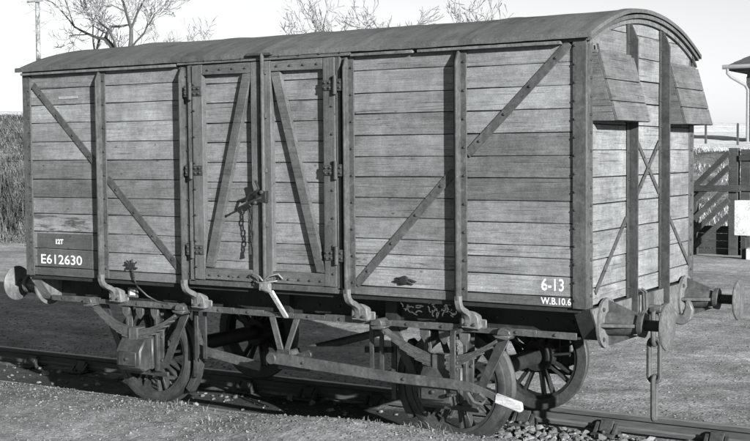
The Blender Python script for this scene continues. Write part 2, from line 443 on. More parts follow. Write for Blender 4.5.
def reg_right():
    x = random.uniform(1.2, 5.2); y = random.uniform(-.2, .66); return (x, y)
def reg_yard():
    x = random.uniform(-9, 5); y = .85+random.random()**2*7; return (x, y)
stones(1500, reg_bed, .012, .045, hgt, sb)
stones(2200, reg_right, .012, .05, hgt, sb, .25)
stones(17000, reg_front, .004, .013, hgt, sb)
stones(11000, reg_yard, .004, .014, hgt, sb)
tag(sb.build('gravel', 'stone'), 'loose ballast stones strewn along the track and yard', 'gravel', kind='stuff')
wd = []
for _ in range(70):
    x = random.uniform(-5.5, 2.6); y = random.choice((random.uniform(-.98, -.80), random.uniform(-1.6, -.9)))
    if noise.noise(Vector((x*1.3, y*2, 4))) > .02: wd.append((x, y, hgt(x, y)))
for _ in range(60):
    x = random.uniform(-9, 4); y = random.uniform(.82, 2.2)
    if noise.noise(Vector((x*1.3, y*2, 4))) > .1: wd.append((x, y, hgt(x, y)))
blades('weeds', wd, 'weed', .01, .045, .0028, 'sparse withered weeds along the track edge', 'weeds', 16, .09)
#VAN#
# ------------------------------------------------------------------ the goods van
W, L = 1.1585, 2.667
van = empty('goods_van')
tag(van, 'weathered wooden covered goods van with arched roof and double doors standing on the siding', 'goods van')
ROOF_R, ROOF_Z = 3.01, 3.195
def arch(y, dz=0): return ROOF_Z - (ROOF_R - math.sqrt(ROOF_R**2 - y*y)) + dz
YF = -1.150                                     # front of the side boards
BOT, TOP = 1.111, 2.915

def plank(parent, x0, x1, z0, z1, mat, yf=YF, th=.030, gap=.0028):
    """one horizontal board on the long side"""
    yo = yf + rnd(.002); b = MB(); e0, e1 = rnd(.002), rnd(.002)
    hx, hz = (x1-x0)/2, (z1-z0)/2-gap*random.uniform(.6, 1.25)
    n = 5; sag = [rnd(.0015) for _ in range(n)]
    # a few cross-sections so that edges run slightly uneven
    for i in range(n):
        x = -hx + 2*hx*i/(n-1); d = sag[i]; t = rnd(.0012)
        b.v += [(x, t, -hz+d), (x, t, hz+rnd(.0015)), (x, th, hz), (x, th, -hz)]
    for i in range(n-1):
        for j in range(4): b.face((i*4+j, i*4+(j+1) % 4, (i+1)*4+(j+1) % 4, (i+1)*4+j))
    b.face((0, 1, 2, 3)); b.face([(n-1)*4+q for q in (3, 2, 1, 0)])
    o = b.build('plank', mat, parent, .003); o.location = ((x0+x1)/2, yo, (z0+z1)/2)
    return o

# body core: floor, lining, unseen walls
MB().box(-L+.04, L-.05, -1.135, 1.135, 1.075, 1.109).build('floor', 'lining', van)
rearp = MB().box(-L+.02, L-.06, 1.10, 1.15, BOT, 2.94).build('rear_wall', 'wood_side', van)
le = MB().prism([(-1.12, BOT), (1.09, BOT), (1.09, 2.93)] + [(y, arch(y)-.04) for y in [.9-.15*i for i in range(13)]] + [(-1.12, 2.93)], 'x', -L, -L+.05).build('left_end_wall', 'wood_end', van)

rowsL = [1.184, 1.347, 1.500, 1.658, 1.802, 1.962, 2.128, 2.290, 2.456, 2.612, 2.758, 2.888]
rowsB = [1.184, 1.340, 1.498, 1.658, 1.802, 1.960, 2.127, 2.285, 2.451, 2.609, 2.758, 2.888]
rowsC = [1.178, 1.325, 1.420, 1.533, 1.691, 1.837, 1.990, 2.139, 2.295, 2.454, 2.606, 2.773, 2.888]
rowsD = [1.178, 1.316, 1.438, 1.522, 1.677, 1.826, 1.985, 2.136, 2.294, 2.452, 2.609, 2.762, 2.888]
TONES = {'A': [.8, .9, 1.16, .95, .66, .68, 1.04, .96, 1.12, .98, .82], 'B': [1.08, 1.0, 1.08, .92, .84, .74, .95, 1.12, 1.1, 1.12, .95],
         'C': [1.12, 1.1, 1.05, .95, .74, .78, .82, .84, .96, 1.12, 1.1, .86], 'D': [1.15, 1.05, 1.2, 1.08, .84, .64, .62, .68, 1.1, 1.2, 1.12, .98]}
STAIN = {'A': (2,), 'B': (), 'C': (1,), 'D': (2,)}
panels = {}
for nm, x0, x1, rows in (('A', -2.655, -1.727, rowsL), ('B', -1.723, -.765, rowsB), ('C', .765, 1.723, rowsC), ('D', 1.727, 2.655, rowsD)):
    p = MB().box(x0, x1, -1.118, -1.085, BOT+.004, 2.93).build('side_panel', 'lining', van)
    panels[nm] = p
    for i_, (a, b) in enumerate(zip(rows, rows[1:])):
        o = plank(p, x0, x1, a, b, 'wood_stained' if i_ in STAIN[nm] else 'wood_side'); t_ = TONES[nm][i_]*random.uniform(.95, 1.05); o.color = (t_, t_, t_, 1)
    o = MB().box(x0, x1, -1.156, -1.119, BOT, rows[0]-.004).build('curb_rail', 'curb', van, .003)

# painted number panel on the left, patch pieces follow the boards
pp = MB()
for z0, z1, yy in ((1.190, 1.341, -1.1545), (1.353, 1.484, -1.1545), (BOT+.012, 1.176, -1.1585)):
    pp.box(-2.535, -1.868, yy, yy+.0016, z0, z1)
pp.build('number_panel', 'patch', van)

def lettering(txt, x0, x1, z0, z1, y, name, mat='letter', bold=.012, parent=van):
    cu = bpy.data.curves.new('txt', 'FONT'); cu.body = txt; cu.size = 1; cu.offset = bold; cu.resolution_u = 3
    to = bpy.data.objects.new('txt', cu); C.objects.link(to); bpy.context.view_layer.update()
    dg = bpy.context.evaluated_depsgraph_get(); me = bpy.data.meshes.new_from_object(to.evaluated_get(dg)); bpy.data.objects.remove(to)
    xsv = [v.co.x for v in me.vertices]; zsv = [v.co.y for v in me.vertices]
    a, b, c, d = min(xsv), max(xsv), min(zsv), max(zsv)
    for v in me.vertices:
        v.co = ((v.co.x-a)/(b-a)*(x1-x0), 0, (v.co.y-c)/(d-c)*(z1-z0))
    me.materials.clear(); me.materials.append(M[mat]); me.name = name
    o = bpy.data.objects.new(name, me); C.objects.link(o); o.parent = parent; o.location = (x0, y, z0)
    return o
lettering('E612630', -2.492, -1.990, 1.214, 1.298, -1.1570, 'running_number')['label'] = 'white painted running number E612630'
lettering('12T', -2.305, -2.212, 1.392, 1.437, -1.1570, 'load_mark', bold=.05)['label'] = 'small white load mark 12T'
lettering('6-13', 2.342, 2.508, 1.216, 1.302, -1.1530, 'tare_mark', bold=.02)['label'] = 'white painted tare 6-13'
lettering('W.B.10.6', 2.340, 2.562, 1.124, 1.172, -1.1575, 'wheelbase_mark', bold=.02)['label'] = 'white painted wheelbase W.B.10.6'
MB().box(-2.236, -2.0, -1.1545, -1.1530, 2.662, 2.684).build('paper_ticket', 'faint', van)

# corner posts
for sx in (-1, 1):
    b = MB(); xo = sx*(L+.006)
    x_in = sx*2.576
    b.box(min(xo, x_in), max(xo, x_in), -1.1655, -1.1515, BOT-.006, 2.925)
    b.box(min(xo, xo-sx*.012), max(xo, xo-sx*.012), -1.151, -1.045, BOT-.006, 2.925)
    for i in range(15):
        z = 1.16+i*.122
        b.bolt((sx*2.592, -1.1655, z), (0, -1, 0), .010, .010)
        if sx > 0: b.bolt((xo, -1.085, z+.03), (1, 0, 0), .012, .010)
    b.build('corner_post', 'iron', van, .002)
b = MB().box(L-.006, L+.006, 1.045, 1.151, BOT-.006, 2.925).box(L-.1, L+.006, 1.1515, 1.1655, BOT-.006, 2.925)
for i in range(15): b.bolt((L+.006, 1.09, 1.19+i*.122), (1, 0, 0), .012, .010)
b.build('corner_post', 'iron', van, .002)

# T-section stanchions on the side, cranked in at the foot to brackets on the solebar
def side_stanchion(x, name):
    b = MB()
    b.box(x-.052, x+.052, -1.164, -1.1535, BOT+.004, 2.885)
    b.prism([(-1.1635, 1.12), (-1.225, 1.12), (-1.225, 2.80), (-1.19, 2.875), (-1.1635, 2.875)], 'x', x-.008, x+.008)
    for i in range(9):
        for dx in (-.032, .032): b.bolt((x+dx, -1.164, 1.20+i*.2), (0, -1, 0), .011, .010)
    o = b.build(name, 'iron', van, .002)
    # cranked foot
    path = [(-1.200, 1.15), (-1.200, 1.105), (-1.185, 1.070), (-1.150, 1.045), (-1.105, 1.028), (-1.065, 1.005), (-1.045, .975), (-1.040, .94)]
    f = MB(); hw = .022; th = .020
    for i in range(len(path)-1):
        pass
    n = len(path); L1 = []; L2 = []
    for i, (y, z) in enumerate(path):
        a = path[max(0, i-1)]; c = path[min(n-1, i+1)]; d = Vector((c[0]-a[0], c[1]-a[1])).normalized(); nn = Vector((-d.y, d.x))
        L1.append((y+nn.x*th, z+nn.y*th)); L2.append((y-nn.x*th, z-nn.y*th))
    f.prism(L1 + L2[::-1], 'x', x-hw, x+hw)
    f.build('stanchion_foot', 'iron_light', o, .003)
    # bracket shoe
    s = MB()
    s.prism([(x-.030, 1.035), (x+.045, 1.025), (x+.080, .985), (x+.090, .90), (x-.055, .90), (x-.055, 1.0)], 'y', -1.058, -.99)
    s.box(x-.10, x+.12, -1.0, -.985, .895, .965)
    for dx in (-.02, .05): s.bolt((x+dx, -1.058, .93), (0, -1, 0), .016, .014)
    s.build('stanchion_shoe', 'iron_light', o, .012)
    return o
for x in (-1.725, 1.725): side_stanchion(x, 'side_stanchion')
for x in (-.80, .785): side_stanchion(x, 'door_post')

# diagonal straps
def strap(p, q, wdt=.062, y0=-1.161, nb=4):
    d = Vector((q[0]-p[0], q[1]-p[1])); ln = d.length; d.normalize(); n = Vector((-d.y, d.x))
    b = MB(); P = []
    for e, sg in ((p, 1), (q, 1)): pass
    pts = [(p[0]+n.x*wdt/2, p[1]+n.y*wdt/2), (q[0]+n.x*wdt/2, q[1]+n.y*wdt/2), (q[0]-n.x*wdt/2, q[1]-n.y*wdt/2), (p[0]-n.x*wdt/2, p[1]-n.y*wdt/2)]
    b.prism(pts, 'y', y0, y0+.008)
    for i in range(nb):
        t = (i+.5)/nb*ln; b.bolt((p[0]+d.x*t, y0, p[1]+d.y*t), (0, -1, 0), .012, .010)
    return b.build('diagonal_strap', 'iron', van, .0015)
strap((-2.545, 2.795), (-1.778, 2.074)); strap((-1.670, 1.972), (-.86, 1.210))
strap((2.55, 2.885), (1.780, 2.150)); strap((1.672, 2.030), (.842, 1.185))

# cantrail above the boards, with the pale rain strip in lengths
MB().box(-2.66, 2.66, -1.150, -1.10, 2.893, 2.938).build('cantrail', 'frame', van, .003)
for x0, x1 in ((-2.66, -.86), (.83, 1.36), (1.40, 2.50)):
    MB().box(x0, x1, -1.199, -1.1515, 2.880, 2.901).build('rain_strip', 'iron_light', van, .002)
hd = MB().box(-.845, .83, -1.196, -1.152, 2.889, 2.945)
for i in range(9): hd.bolt((-.74+i*.185, -1.196, 2.915), (0, -1, 0), .011, .010)
hd.build('door_header', 'frame', van, .003)

# doors
drows = [1.245, 1.315, 1.47, 1.63, 1.79, 1.945, 2.10, 2.26, 2.415, 2.575, 2.73, 2.83]
for sg in (-1, 1):
    xi, xo = sg*.012, sg*.688
    x0, x1 = min(xi, xo), max(xi, xo)
    door = MB().box(x0+.01, x1-.01, -1.118, -1.085, 1.165, 2.88).build('door', 'lining', van)
    for a, c in zip(drows, drows[1:]): plank(door, x0+.06, x1-.06, a, c, 'wood_door', YF)
    def part(name, b, mat='frame', bev=.004): return b.build(name, mat, door, bev)
    # stiles
    a, c = (xo, xo-sg*.105); s = MB().box(min(a, c), max(a, c), -1.198, -1.119, 1.160, 2.882)
    for i in range(8): s.bolt((xo-sg*.022, -1.198, 1.26+i*.21), (0, -1, 0), .012, .011)
    o = s.build('stile', 'frame_v', door, .004)
    a, c = (xi, xi+sg*.085); s = MB().box(min(a, c), max(a, c), -1.198, -1.119, 1.160, 2.882)
    s.build('stile', 'frame_v', door, .004)
    a, c = sorted((xi+sg*.0865, xo-sg*.1065))
    s = MB().box(a, c, -1.196, -1.119, 2.800, 2.880)
    for i in range(4): s.bolt((a+.06+i*.125, -1.196, 2.84), (0, -1, 0), .012, .011)
    part('top_rail', s)
    s = MB().box(a, c, -1.196, -1.119, 1.163, 1.256)
    for i in range(5): s.bolt((a+.05+i*.10, -1.196, 1.20), (0, -1, 0), .012, .011)
    part('bottom_rail', s)
    # slanting brace board
    p, q = (sg*.135, 2.796), (sg*.545, 1.262)
    d = Vector((q[0]-p[0], q[1]-p[1])).normalized(); n = Vector((-d.y, d.x))*.043
    hx = .043/abs(d.y)
    pts = [(p[0]-hx, p[1]), (p[0]+hx, p[1]), (q[0]+hx*.9, q[1]), (q[0]-hx*.9, q[1])]
    s = MB().prism(pts, 'y', -1.194, -1.153)
    part('brace', s)
    # hinges
    for z in (2.675, 2.04, 1.40):
        h = MB(); xh = sg*.70
        h.tube([(xh, -1.212, z-.07), (xh, -1.212, z+.07)], .017, 10)
        h.box(min(xh, xh-sg*.115), max(xh, xh-sg*.115), -1.2085, -1.1985, z-.038, z+.038)
        h.box(min(xh, xh+sg*.065), max(xh, xh+sg*.065), -1.212, -1.200, z-.045, z+.045)
        for dx in (-.045, -.09, .045):
            for dz in (-.02, .02): h.bolt((xh-(-dx)*sg*(-1)*-1 if False else xh+sg*dx, -1.2095, z+dz), (0, -1, 0), .011, .014)
        h.build('hinge', 'iron_dark', door, .002)
# filler strips between hinge stiles and door posts
for sg, xp in ((-1, -.80), (1, .785)):
    a, c = sorted((sg*.692, xp-sg*.055))
    MB().box(a, c, -1.185, -1.119, 1.14, 2.885).build('hinge_post', 'frame_v', van, .003)
MB().box(-.76, .75, -1.185, -1.119, BOT, 1.156).build('door_sill', 'iron', van, .004)

# locking bar and gear at the meeting of the doors
lk = MB()
lk.tube([(.036, -1.222, 1.145), (.036, -1.222, 2.94)], .017, 8)
for z in (1.20, 1.62, 2.04, 2.46, 2.80): lk.box(.008, .064, -1.226, -1.199, z-.018, z+.018)
bar = lk.build('locking_bar', 'iron', van, .002)
MB().box(-.11, .13, -1.232, -1.205, 2.925, 2.945).build('bar_keeper', 'iron_dark', bar, .003)
h = MB()
h.tube([(.03, -1.245, 1.83), (-.05, -1.26, 1.80), (-.13, -1.27, 1.765), (-.215, -1.262, 1.73)], [.011, .010, .009, .011], 8)
h.box(-.03, .066, -1.240, -1.2, 1.79, 1.88)
h.tube([(-.02, -1.25, 1.96), (.02, -1.262, 1.90), (-.03, -1.265, 1.85)], .010, 7)
h.tube([(.0, -1.25, 1.88), (-.07, -1.262, 1.86), (-.11, -1.255, 1.80), (-.06, -1.255, 1.76)], .010, 7)
h.bolt((.035, -1.243, 1.87), (0, -1, 0), .02, .02); h.bolt((-.03, -1.243, 1.79), (0, -1, 0), .02, .02)
h.build('door_catch', 'iron_black', bar, .002)
c = MB()
for i in range(8):
    z = 1.76-i*.043; cx = -.082-.012*math.sin(i*.9)
    pts = []
    for j in range(8):
        a = 2*math.pi*j/8
        if i % 2: pts.append((cx+.013*math.cos(a), -1.236, z+.028*math.sin(a)))
        else: pts.append((cx, -1.236+.011*math.cos(a), z+.028*math.sin(a)))
    c.tube(pts, .0055, 6, True)
c.tube([(-.09, -1.236, 1.44), (-.092, -1.236, 1.385)], [.009, .014], 7)
c.build('pin_chain', 'iron_black', bar)
b = MB()
b.tube([(-.13, -1.21, 1.205), (-.07, -1.235, 1.235), (.0, -1.245, 1.215), (.04, -1.25, 1.18)], .008, 6)
b.tube([(.04, -1.25, 1.18), (.1, -1.245, 1.225), (.17, -1.225, 1.24), (.2, -1.21, 1.2)], .008, 6)
b.tube([(-.08, -1.21, 1.18), (-.02, -1.24, 1.165), (.06, -1.245, 1.17), (.15, -1.21, 1.185)], .007, 6)
b.box(-.005, .085, -1.245, -1.2, 1.105, 1.165); b.tube([(.02, -1.24, 1.12), (.12, -1.25, 1.10)], .014, 7)
b.build('bottom_catch', 'steel', bar, .003)
# door stop spring plate from the sill to the solebar
MB().prism([(-1.215, 1.100), (-1.195, 1.108), (-1.0, .885), (-1.005, .865)], 'x', .055, .10).build('door_stop', 'grip', van, .003)

# small hook and label clip on the left, stain ring with bolt on the right
b = MB()
for ang in (.3, 1.1, 2.1, 2.7, 3.6, 5.6):
    b.tube([(-1.40, -1.165, 1.24), (-1.40+.035*math.cos(ang), -1.185, 1.24+.03*math.sin(ang)), (-1.40+.075*math.cos(ang+.3), -1.175, 1.24+.055*math.sin(ang+.3))], [.012, .009, .006], 6)
b.lathe([(.028, -1.185), (.028, -1.16), (.02, -1.155)], 'y', (-1.40, 0, 1.24), 10)
b.tube([(-1.385, -1.18, 1.22), (-1.37, -1.185, 1.17), (-1.375, -1.175, 1.13)], .008, 6)
b.build('rope_hook', 'iron_black', van)
b = MB(); b.lathe([(.03, -1.18), (.034, -1.16), (.02, -1.15)], 'y', (1.262, 0, 1.238), 10)
for ang in (.2, 2.6, 3.5, 4.4, 5.7): b.tube([(1.262, -1.165, 1.238), (1.262+.05*math.cos(ang), -1.172, 1.238+.025*math.sin(ang)), (1.262+.10*math.cos(ang-.2), -1.16, 1.23+.03*math.sin(ang-.2))], [.011, .009, .005], 6)
b.build('rope_hook', 'iron_black', van)
lb = MB().box(-1.60, -1.49, -1.010, -.995, .945, 1.03).build('label_clip', 'iron_light', van, .003)
MB().box(-1.575, -1.515, -1.0125, -1.0105, .965, 1.012).build('paper_label', 'white', lb)
MB().tube([(-1.375, -1.175, 1.13), (-1.40, -1.1, 1.05), (-1.36, -1.03, .97), (-1.28, -1.0, .925), (-1.15, -1.0, .91)], .007, 6).build('tether_cord', 'iron_dark', van)

# ---- right-hand end
endp = MB().prism([(-1.10, BOT), (1.10, BOT), (1.10, 2.90)] + [(y, arch(y)-.05) for y in [1.05-.15*i for i in range(15)]] + [(-1.10, 2.90)], 'x', L-.062, L-.034).build('end_panel', 'lining', van)
erows = [1.116, 1.235, 1.425, 1.618, 1.803, 1.988, 2.172, 2.348, 2.510, 2.678, 2.843, 3.006, 3.20]
for a, c in zip(erows, erows[1:]):
    g = .005*random.uniform(.5, 1.2); z0, z1 = a+g, c-g; yb = [-1.145+2.29*i/22 for i in range(23)]
    top = [(y, min(z1+rnd(.001), arch(y)-.045)) for y in yb]; top = [(y, z) for y, z in top if z > z0+.004]
    if len(top) < 2: continue
    poly = [(top[0][0], z0), (top[-1][0], z0)] + top[::-1]
    cz = (z0+z1)/2; xo = L + rnd(.002)
    # built with its length along local x, then turned so that grain follows the board
    b = MB(); poly2 = [(p, q-cz) for p, q in poly]; b.prism(poly2, 'y', 0, .032)
    o = b.build('plank', 'wood_end', endp); o.location = (xo, 0, cz); o.rotation_euler = (0, 0, math.pi/2)
for yc in (-.352, .352):
    b = MB(); zt = arch(yc)-.055
    b.box(L+.0035, L+.013, yc-.05, yc+.05, .90, zt-.01)
    b.prism([(L+.013, .93), (L+.075, .96), (L+.075, zt-.16), (L+.013, zt-.02)], 'y', yc-.007, yc+.007)
    for i in range(10):
        for dy in (-.03, .03): b.bolt((L+.013, yc+dy, 1.18+i*.195), (1, 0, 0), .011, .010)
    b.build('end_stanchion', 'iron_dark', van, .002)
def estrap(p, q, x0):
    d = Vector((q[0]-p[0], q[1]-p[1])).normalized(); n = Vector((-d.y, d.x))*.019
    b = MB().prism([(p[0]+n.x, p[1]+n.y), (q[0]+n.x, q[1]+n.y), (q[0]-n.x, q[1]-n.y), (p[0]-n.x, p[1]-n.y)], 'x', x0, x0+.005)
    ln = (Vector(q)-Vector(p)).length
    for i in range(max(2, int(ln/.22))):
        t = (i+.5)*.22; b.bolt((x0+.005, p[0]+d.x*t, p[1]+d.y*t), (1, 0, 0), .009, .008)
    b.build('end_strap', 'iron', van)
estrap((-.298, 2.325), (.298, 1.845), L+.0045); estrap((.405, 1.755), (1.05, 1.235), L+.0045)
estrap((.298, 2.24), (-.298, 1.765), L+.010); estrap((-.405, 1.685), (-1.0, 1.20), L+.0045)

# hooded ventilators
for y0, y1 in ((-1.055, -.41), (.41, 1.09)):
    zt, zb, dt, db = 2.825, 2.368, .035, .165
    v = MB()
    v.prism([(L+.004, zt), (L+.004+dt, zt), (L+db, zb), (L+.004, zb)], 'y', y0, y0+.022)
    v.prism([(L+.004, zt), (L+.004+dt, zt), (L+db, zb), (L+.004, zb)], 'y', y1-.022, y1)
    v.box(L+.004, L+dt+.006, y0-.004, y1+.004, zt+.0005, zt+.020)
    hood = v.build('ventilator_hood', 'wood_vent', van, .002)
    for z1, z0 in ((zt-.002, 2.642), (2.642, 2.495), (2.495, zb-.006)):
        f = lambda z: L+.004+dt + (db-.004-dt)*(zt-z)/(zt-zb)
        x1, x0 = f(z1), f(z0); cz = (z0+z1)/2; cxx = (x0+x1)/2; yc = (y0+y1)/2; hh = math.hypot(x0-x1, z1-z0)/2-.003; ln = (y1-y0)/2
        tilt = math.atan2(x0-x1, z1-z0)
        b = MB().box(-ln, ln, -.0005, -.022+.0, -hh, hh)
        o = b.build('plank', 'wood_vent', hood, .002)
        # local x -> world y, local -y -> outward normal of the slope
        nrm = Vector((math.cos(tilt), 0, math.sin(tilt))); upv = Vector((-math.sin(tilt), 0, math.cos(tilt))); ax = Vector((0, 1, 0))
        o.matrix_world = Matrix(((ax.x, -nrm.x, upv.x, cxx), (ax.y, -nrm.y, upv.y, yc), (ax.z, -nrm.z, upv.z, cz), (0, 0, 0, 1)))
    st = MB().bar((L+.03, y0+.03, zt+.06), (L+.045, y0+.03, zt-.02), .03, .006, (0, 1, 0))
    st.build('hood_strap', 'iron_dark', hood)
MB().bar((L+.02, 1.06, 2.93), (L+.04, 1.10, 2.84), .02, .02, (1, 0, 0)).build('lamp_iron', 'iron_dark', van, .002)

# roof
rb = MB(); nxr, nyr = 180, 36
def roof_pt(x, y):
    n = .007*noise.noise(Vector((x*1.1, y*1.6, 0))) + .004*noise.noise(Vector((x*4, y*3, 7)))
    rib = .007*max(0, math.cos(x*2*math.pi/.89))**30
    droop = -.012*smooth(-2.2, -2.72, x)*1.0
    bump = .010*math.exp(-((x+1.72)/.18)**2)
    return arch(y) + n + rib + droop + bump
OX, OY = L+.055, 1.192
rx = [-OX+2*OX*i/nxr for i in range(nxr+1)]; ry = [-OY+2*OY*j/nyr for j in range(nyr+1)]
for x in rx:
    for y in ry: rb.v.append((x, y, roof_pt(x, y)))
nt_ = len(rb.v)
for x in rx:
    for y in ry: rb.v.append((x, y*.999, roof_pt(x, y)-.028))
k = nyr+1
for i in range(nxr):
    for j in range(nyr):
        rb.face((i*k+j, i*k+j+1, (i+1)*k+j+1, (i+1)*k+j), True); q = nt_; rb.face((q+i*k+j, q+(i+1)*k+j, q+(i+1)*k+j+1, q+i*k+j+1), True)
for i in range(nxr):
    for j in (0, nyr): rb.face((i*k+j, (i+1)*k+j, nt_+(i+1)*k+j, nt_+i*k+j))
for j in range(nyr):
    for i in (0, nxr): rb.face((i*k+j, i*k+j+1, nt_+i*k+j+1, nt_+i*k+j))
roof = rb.build('roof', 'roof', van)
def hoop(x0, x1, d0, d1, name, mat, ymax):
    ysr = [-ymax+2*ymax*i/40 for i in range(41)]
    b = MB()
    for x in (x0, x1):
        for y in ysr: b.v.append((x, y, arch(y)-d0))
        for y in ysr: b.v.append((x, y, arch(y)-d1))
    n = 41
    for i in range(40):
        b.face((i, i+1, n+i+1, n+i)); b.face((2*n+i, 3*n+i, 3*n+i+1, 2*n+i+1))
        b.face((i, 2*n+i, 2*n+i+1, i+1)); b.face((n+i, n+i+1, 3*n+i+1, 3*n+i))
    for i in (0, 40): b.face((i, n+i, 3*n+i, 2*n+i))
    return b.build(name, mat, roof)
hoop(L+.006, L+.045, .036, .062, 'end_hoop', 'frame', 1.165)
hoop(L+.006, L+.022, .066, .098, 'end_hoop', 'iron_light', 1.13)
for sg in (-1, 1):
    b = MB(); n = 60; 
    for i in range(n+1):
        x = -OX+2*OX*i/n; z = arch(1.192)+rnd(.002)+.002*math.sin(x*3)
        b.v += [(x, sg*1.1945, z+.004), (x, sg*1.2045+rnd(.0015), z-.002), (x, sg*1.2045, z-.036), (x, sg*1.1945, z-.036)]
    for i in range(n):
        for j in range(4): b.face((i*4+j, i*4+(j+1) % 4, (i+1)*4+(j+1) % 4, (i+1)*4+j))
    b.face((0, 1, 2, 3)); b.face([n*4+q for q in (3, 2, 1, 0)])
    b.build('eave_batten', 'roof', roof)

# ---- underframe
for sg in (-1, 1):
    b = MB(); f = lambda y: sg*y
    pts = [(.84, 1.074), (.93, 1.074), (.93, 1.060), (.86, 1.056), (.86, .885), (.985, .882), (.985, .868), (.84, .868)]
    b.prism([(sg*p, q) for p, q in pts], 'x', -2.55, 2.55)
    if sg < 0:
        for i in range(26): b.bolt((-2.45+i*.196, -.86, .97), (0, -1, 0), .015, .012)
    so = b.build('solebar', 'iron_black', van, .002)  # black iron darkens the web with the shade under the floor
    if sg < 0:
        fb = MB()
        for i in range(17):
            xa = -2.54+i*.2985; za = .912+.006*math.sin(i*2.1)+rnd(.004); fb.box(xa, xa+.2985, -.998, -.9855, .866, za)
            fb.bolt((xa+.14, -.998, .89), (0, -1, 0), .013, .011)
        fb.build('solebar_flange', 'iron_mid', so, .002)  # plate added in lighter iron to widen the sunlit strip
    hd = MB().prism([(-1.118, 1.106), (1.118, 1.106), (1.118, 1.08), (.955, .868), (-.955, .868), (-1.118, 1.08)], 'x', sg*2.560, sg*2.690)
    hs = hd.build('headstock', 'iron_black' if sg > 0 else 'iron_light', van, .004)  # light put into the iron: right end shaded black, left end lit pale
    if sg > 0: MB().prism([(-1.112, 1.102), (1.112, 1.102), (1.112, 1.078), (.950, .872), (-.950, .872), (-1.112, 1.078)], 'x', 2.6905, 2.6965).build('headstock_plate', 'iron_light', hs)  # paler plate paints the end face as sunlit against the black sides
    for yy in (-.55, 0, .55):
        MB().box(-2.5, 2.5, yy-.04, yy+.04, .90, 1.07).build('longitudinal', 'iron_black', van) if sg > 0 else None
for xx in (-1.0, 0, 1.0): MB().box(xx-.05, xx+.05, -.92, .92, .89, 1.05).build('cross_bearer', 'iron_black', van)

# chalk scrawl on the solebar
cb = MB(); random.seed(5)
for (x0, z0, n) in ((1.09, .985, 9), (1.33, 1.0, 14), (1.42, .975, 8)):
    for i in range(n):
        x, z = x0+random.uniform(-.02, .16), z0+rnd(.035); a = random.uniform(0, 6.28); pts = [(x, z)]
        for _ in range(3):
            a += rnd(1.2); pts.append((pts[-1][0]+.022*math.cos(a), pts[-1][1]+.018*math.sin(a)))
        for p, q in zip(pts, pts[1:]): cb.bar((p[0], -.8625, p[1]), (q[0], -.8625, q[1]), .008, .002, (0, 0, 1) if abs(q[0]-p[0]) > .002 else (1, 0, 0))
cb.build('chalk_scrawl', 'chalk', van)['kind'] = 'stuff'
cb = MB()
for cx_, cz_, rr_ in ((-1.22, 1.30, .05), (-1.14, 1.36, .04), (-1.60, 1.27, .03), (-1.10, 1.23, .03)):
    a = random.uniform(0, 6); pts = [(cx_+rr_*math.cos(a+i*.5)*(1+.1*i), cz_+rr_*.6*math.sin(a+i*.5)) for i in range(8)]
    for p, q in zip(pts, pts[1:]):
        if random.random() < .5: cb.bar((p[0], -1.1525, p[1]), (q[0], -1.1525, q[1]), .0028, .0015, (0, 0, 1) if abs(q[0]-p[0]) > .002 else (1, 0, 0))
cb.build('chalk_marks', 'faint', van)['kind'] = 'stuff'
random.seed(11)

# wheels
XW = (-1.515, 1.475)
AZ_ = .432                                  # axle height = tread radius
def wheel(x, sg):
    y0 = sg*.745; c = (x, y0, AZ_)
    b = MB(); b.lathe([(.06, -.09), (.125, -.09), (.135, -.05), (.135, .05), (.125, .09), (.06, .09)], 'y', c, 24)
    for i in range(8):
        a = 2*math.pi*i/8+.25; dr = Vector((math.cos(a), 0, math.sin(a))); tg = Vector((-math.sin(a), 0, math.cos(a)))
        for s2 in (-1, 1):   # split spoke: two flats parting towards the rim
            p = Vector(c)+dr*.12+tg*s2*.018; q = Vector(c)+dr*.363+tg*s2*.045
            b.bar(p, q, .018, .065, (0, 1, 0)) if False else b.bar(p, q, .068, .020, (0, 1, 0))
    b.lathe([(.340, -.055), (.371, -.06), (.371, .06), (.340, .055)], 'y', c, 48, True, True)
    w_ = b.build('wheel', 'iron_gear' if sg < 0 else 'iron_black', van, .002)  # far wheels in blacker iron: under-van shade put into the colour
    t = MB(); s = -sg   # flange towards the middle of the track
    prof = [(.370, sg*.066), (.418, sg*.068), (.428, sg*.062), (.432, sg*.03), (.436, -sg*.03), (.460, -sg*.045), (.460, -sg*.058), (.450, -sg*.066), (.370, -sg*.066)]
    t.lathe(prof, 'y', c, 64, True, True); ty = t.build('tyre', 'iron_gear' if sg < 0 else 'iron_dark', w_)
    return w_
for x in XW:
    for sg in (-1, 1): wheel(x, sg)
    MB().lathe([(.04, -1.0), (.04, -.85), (.07, -.84), (.07, .84), (.04, .85), (.04, 1.0)], 'y', (x, 0, AZ_), 16).build('axle', 'iron_black', van)

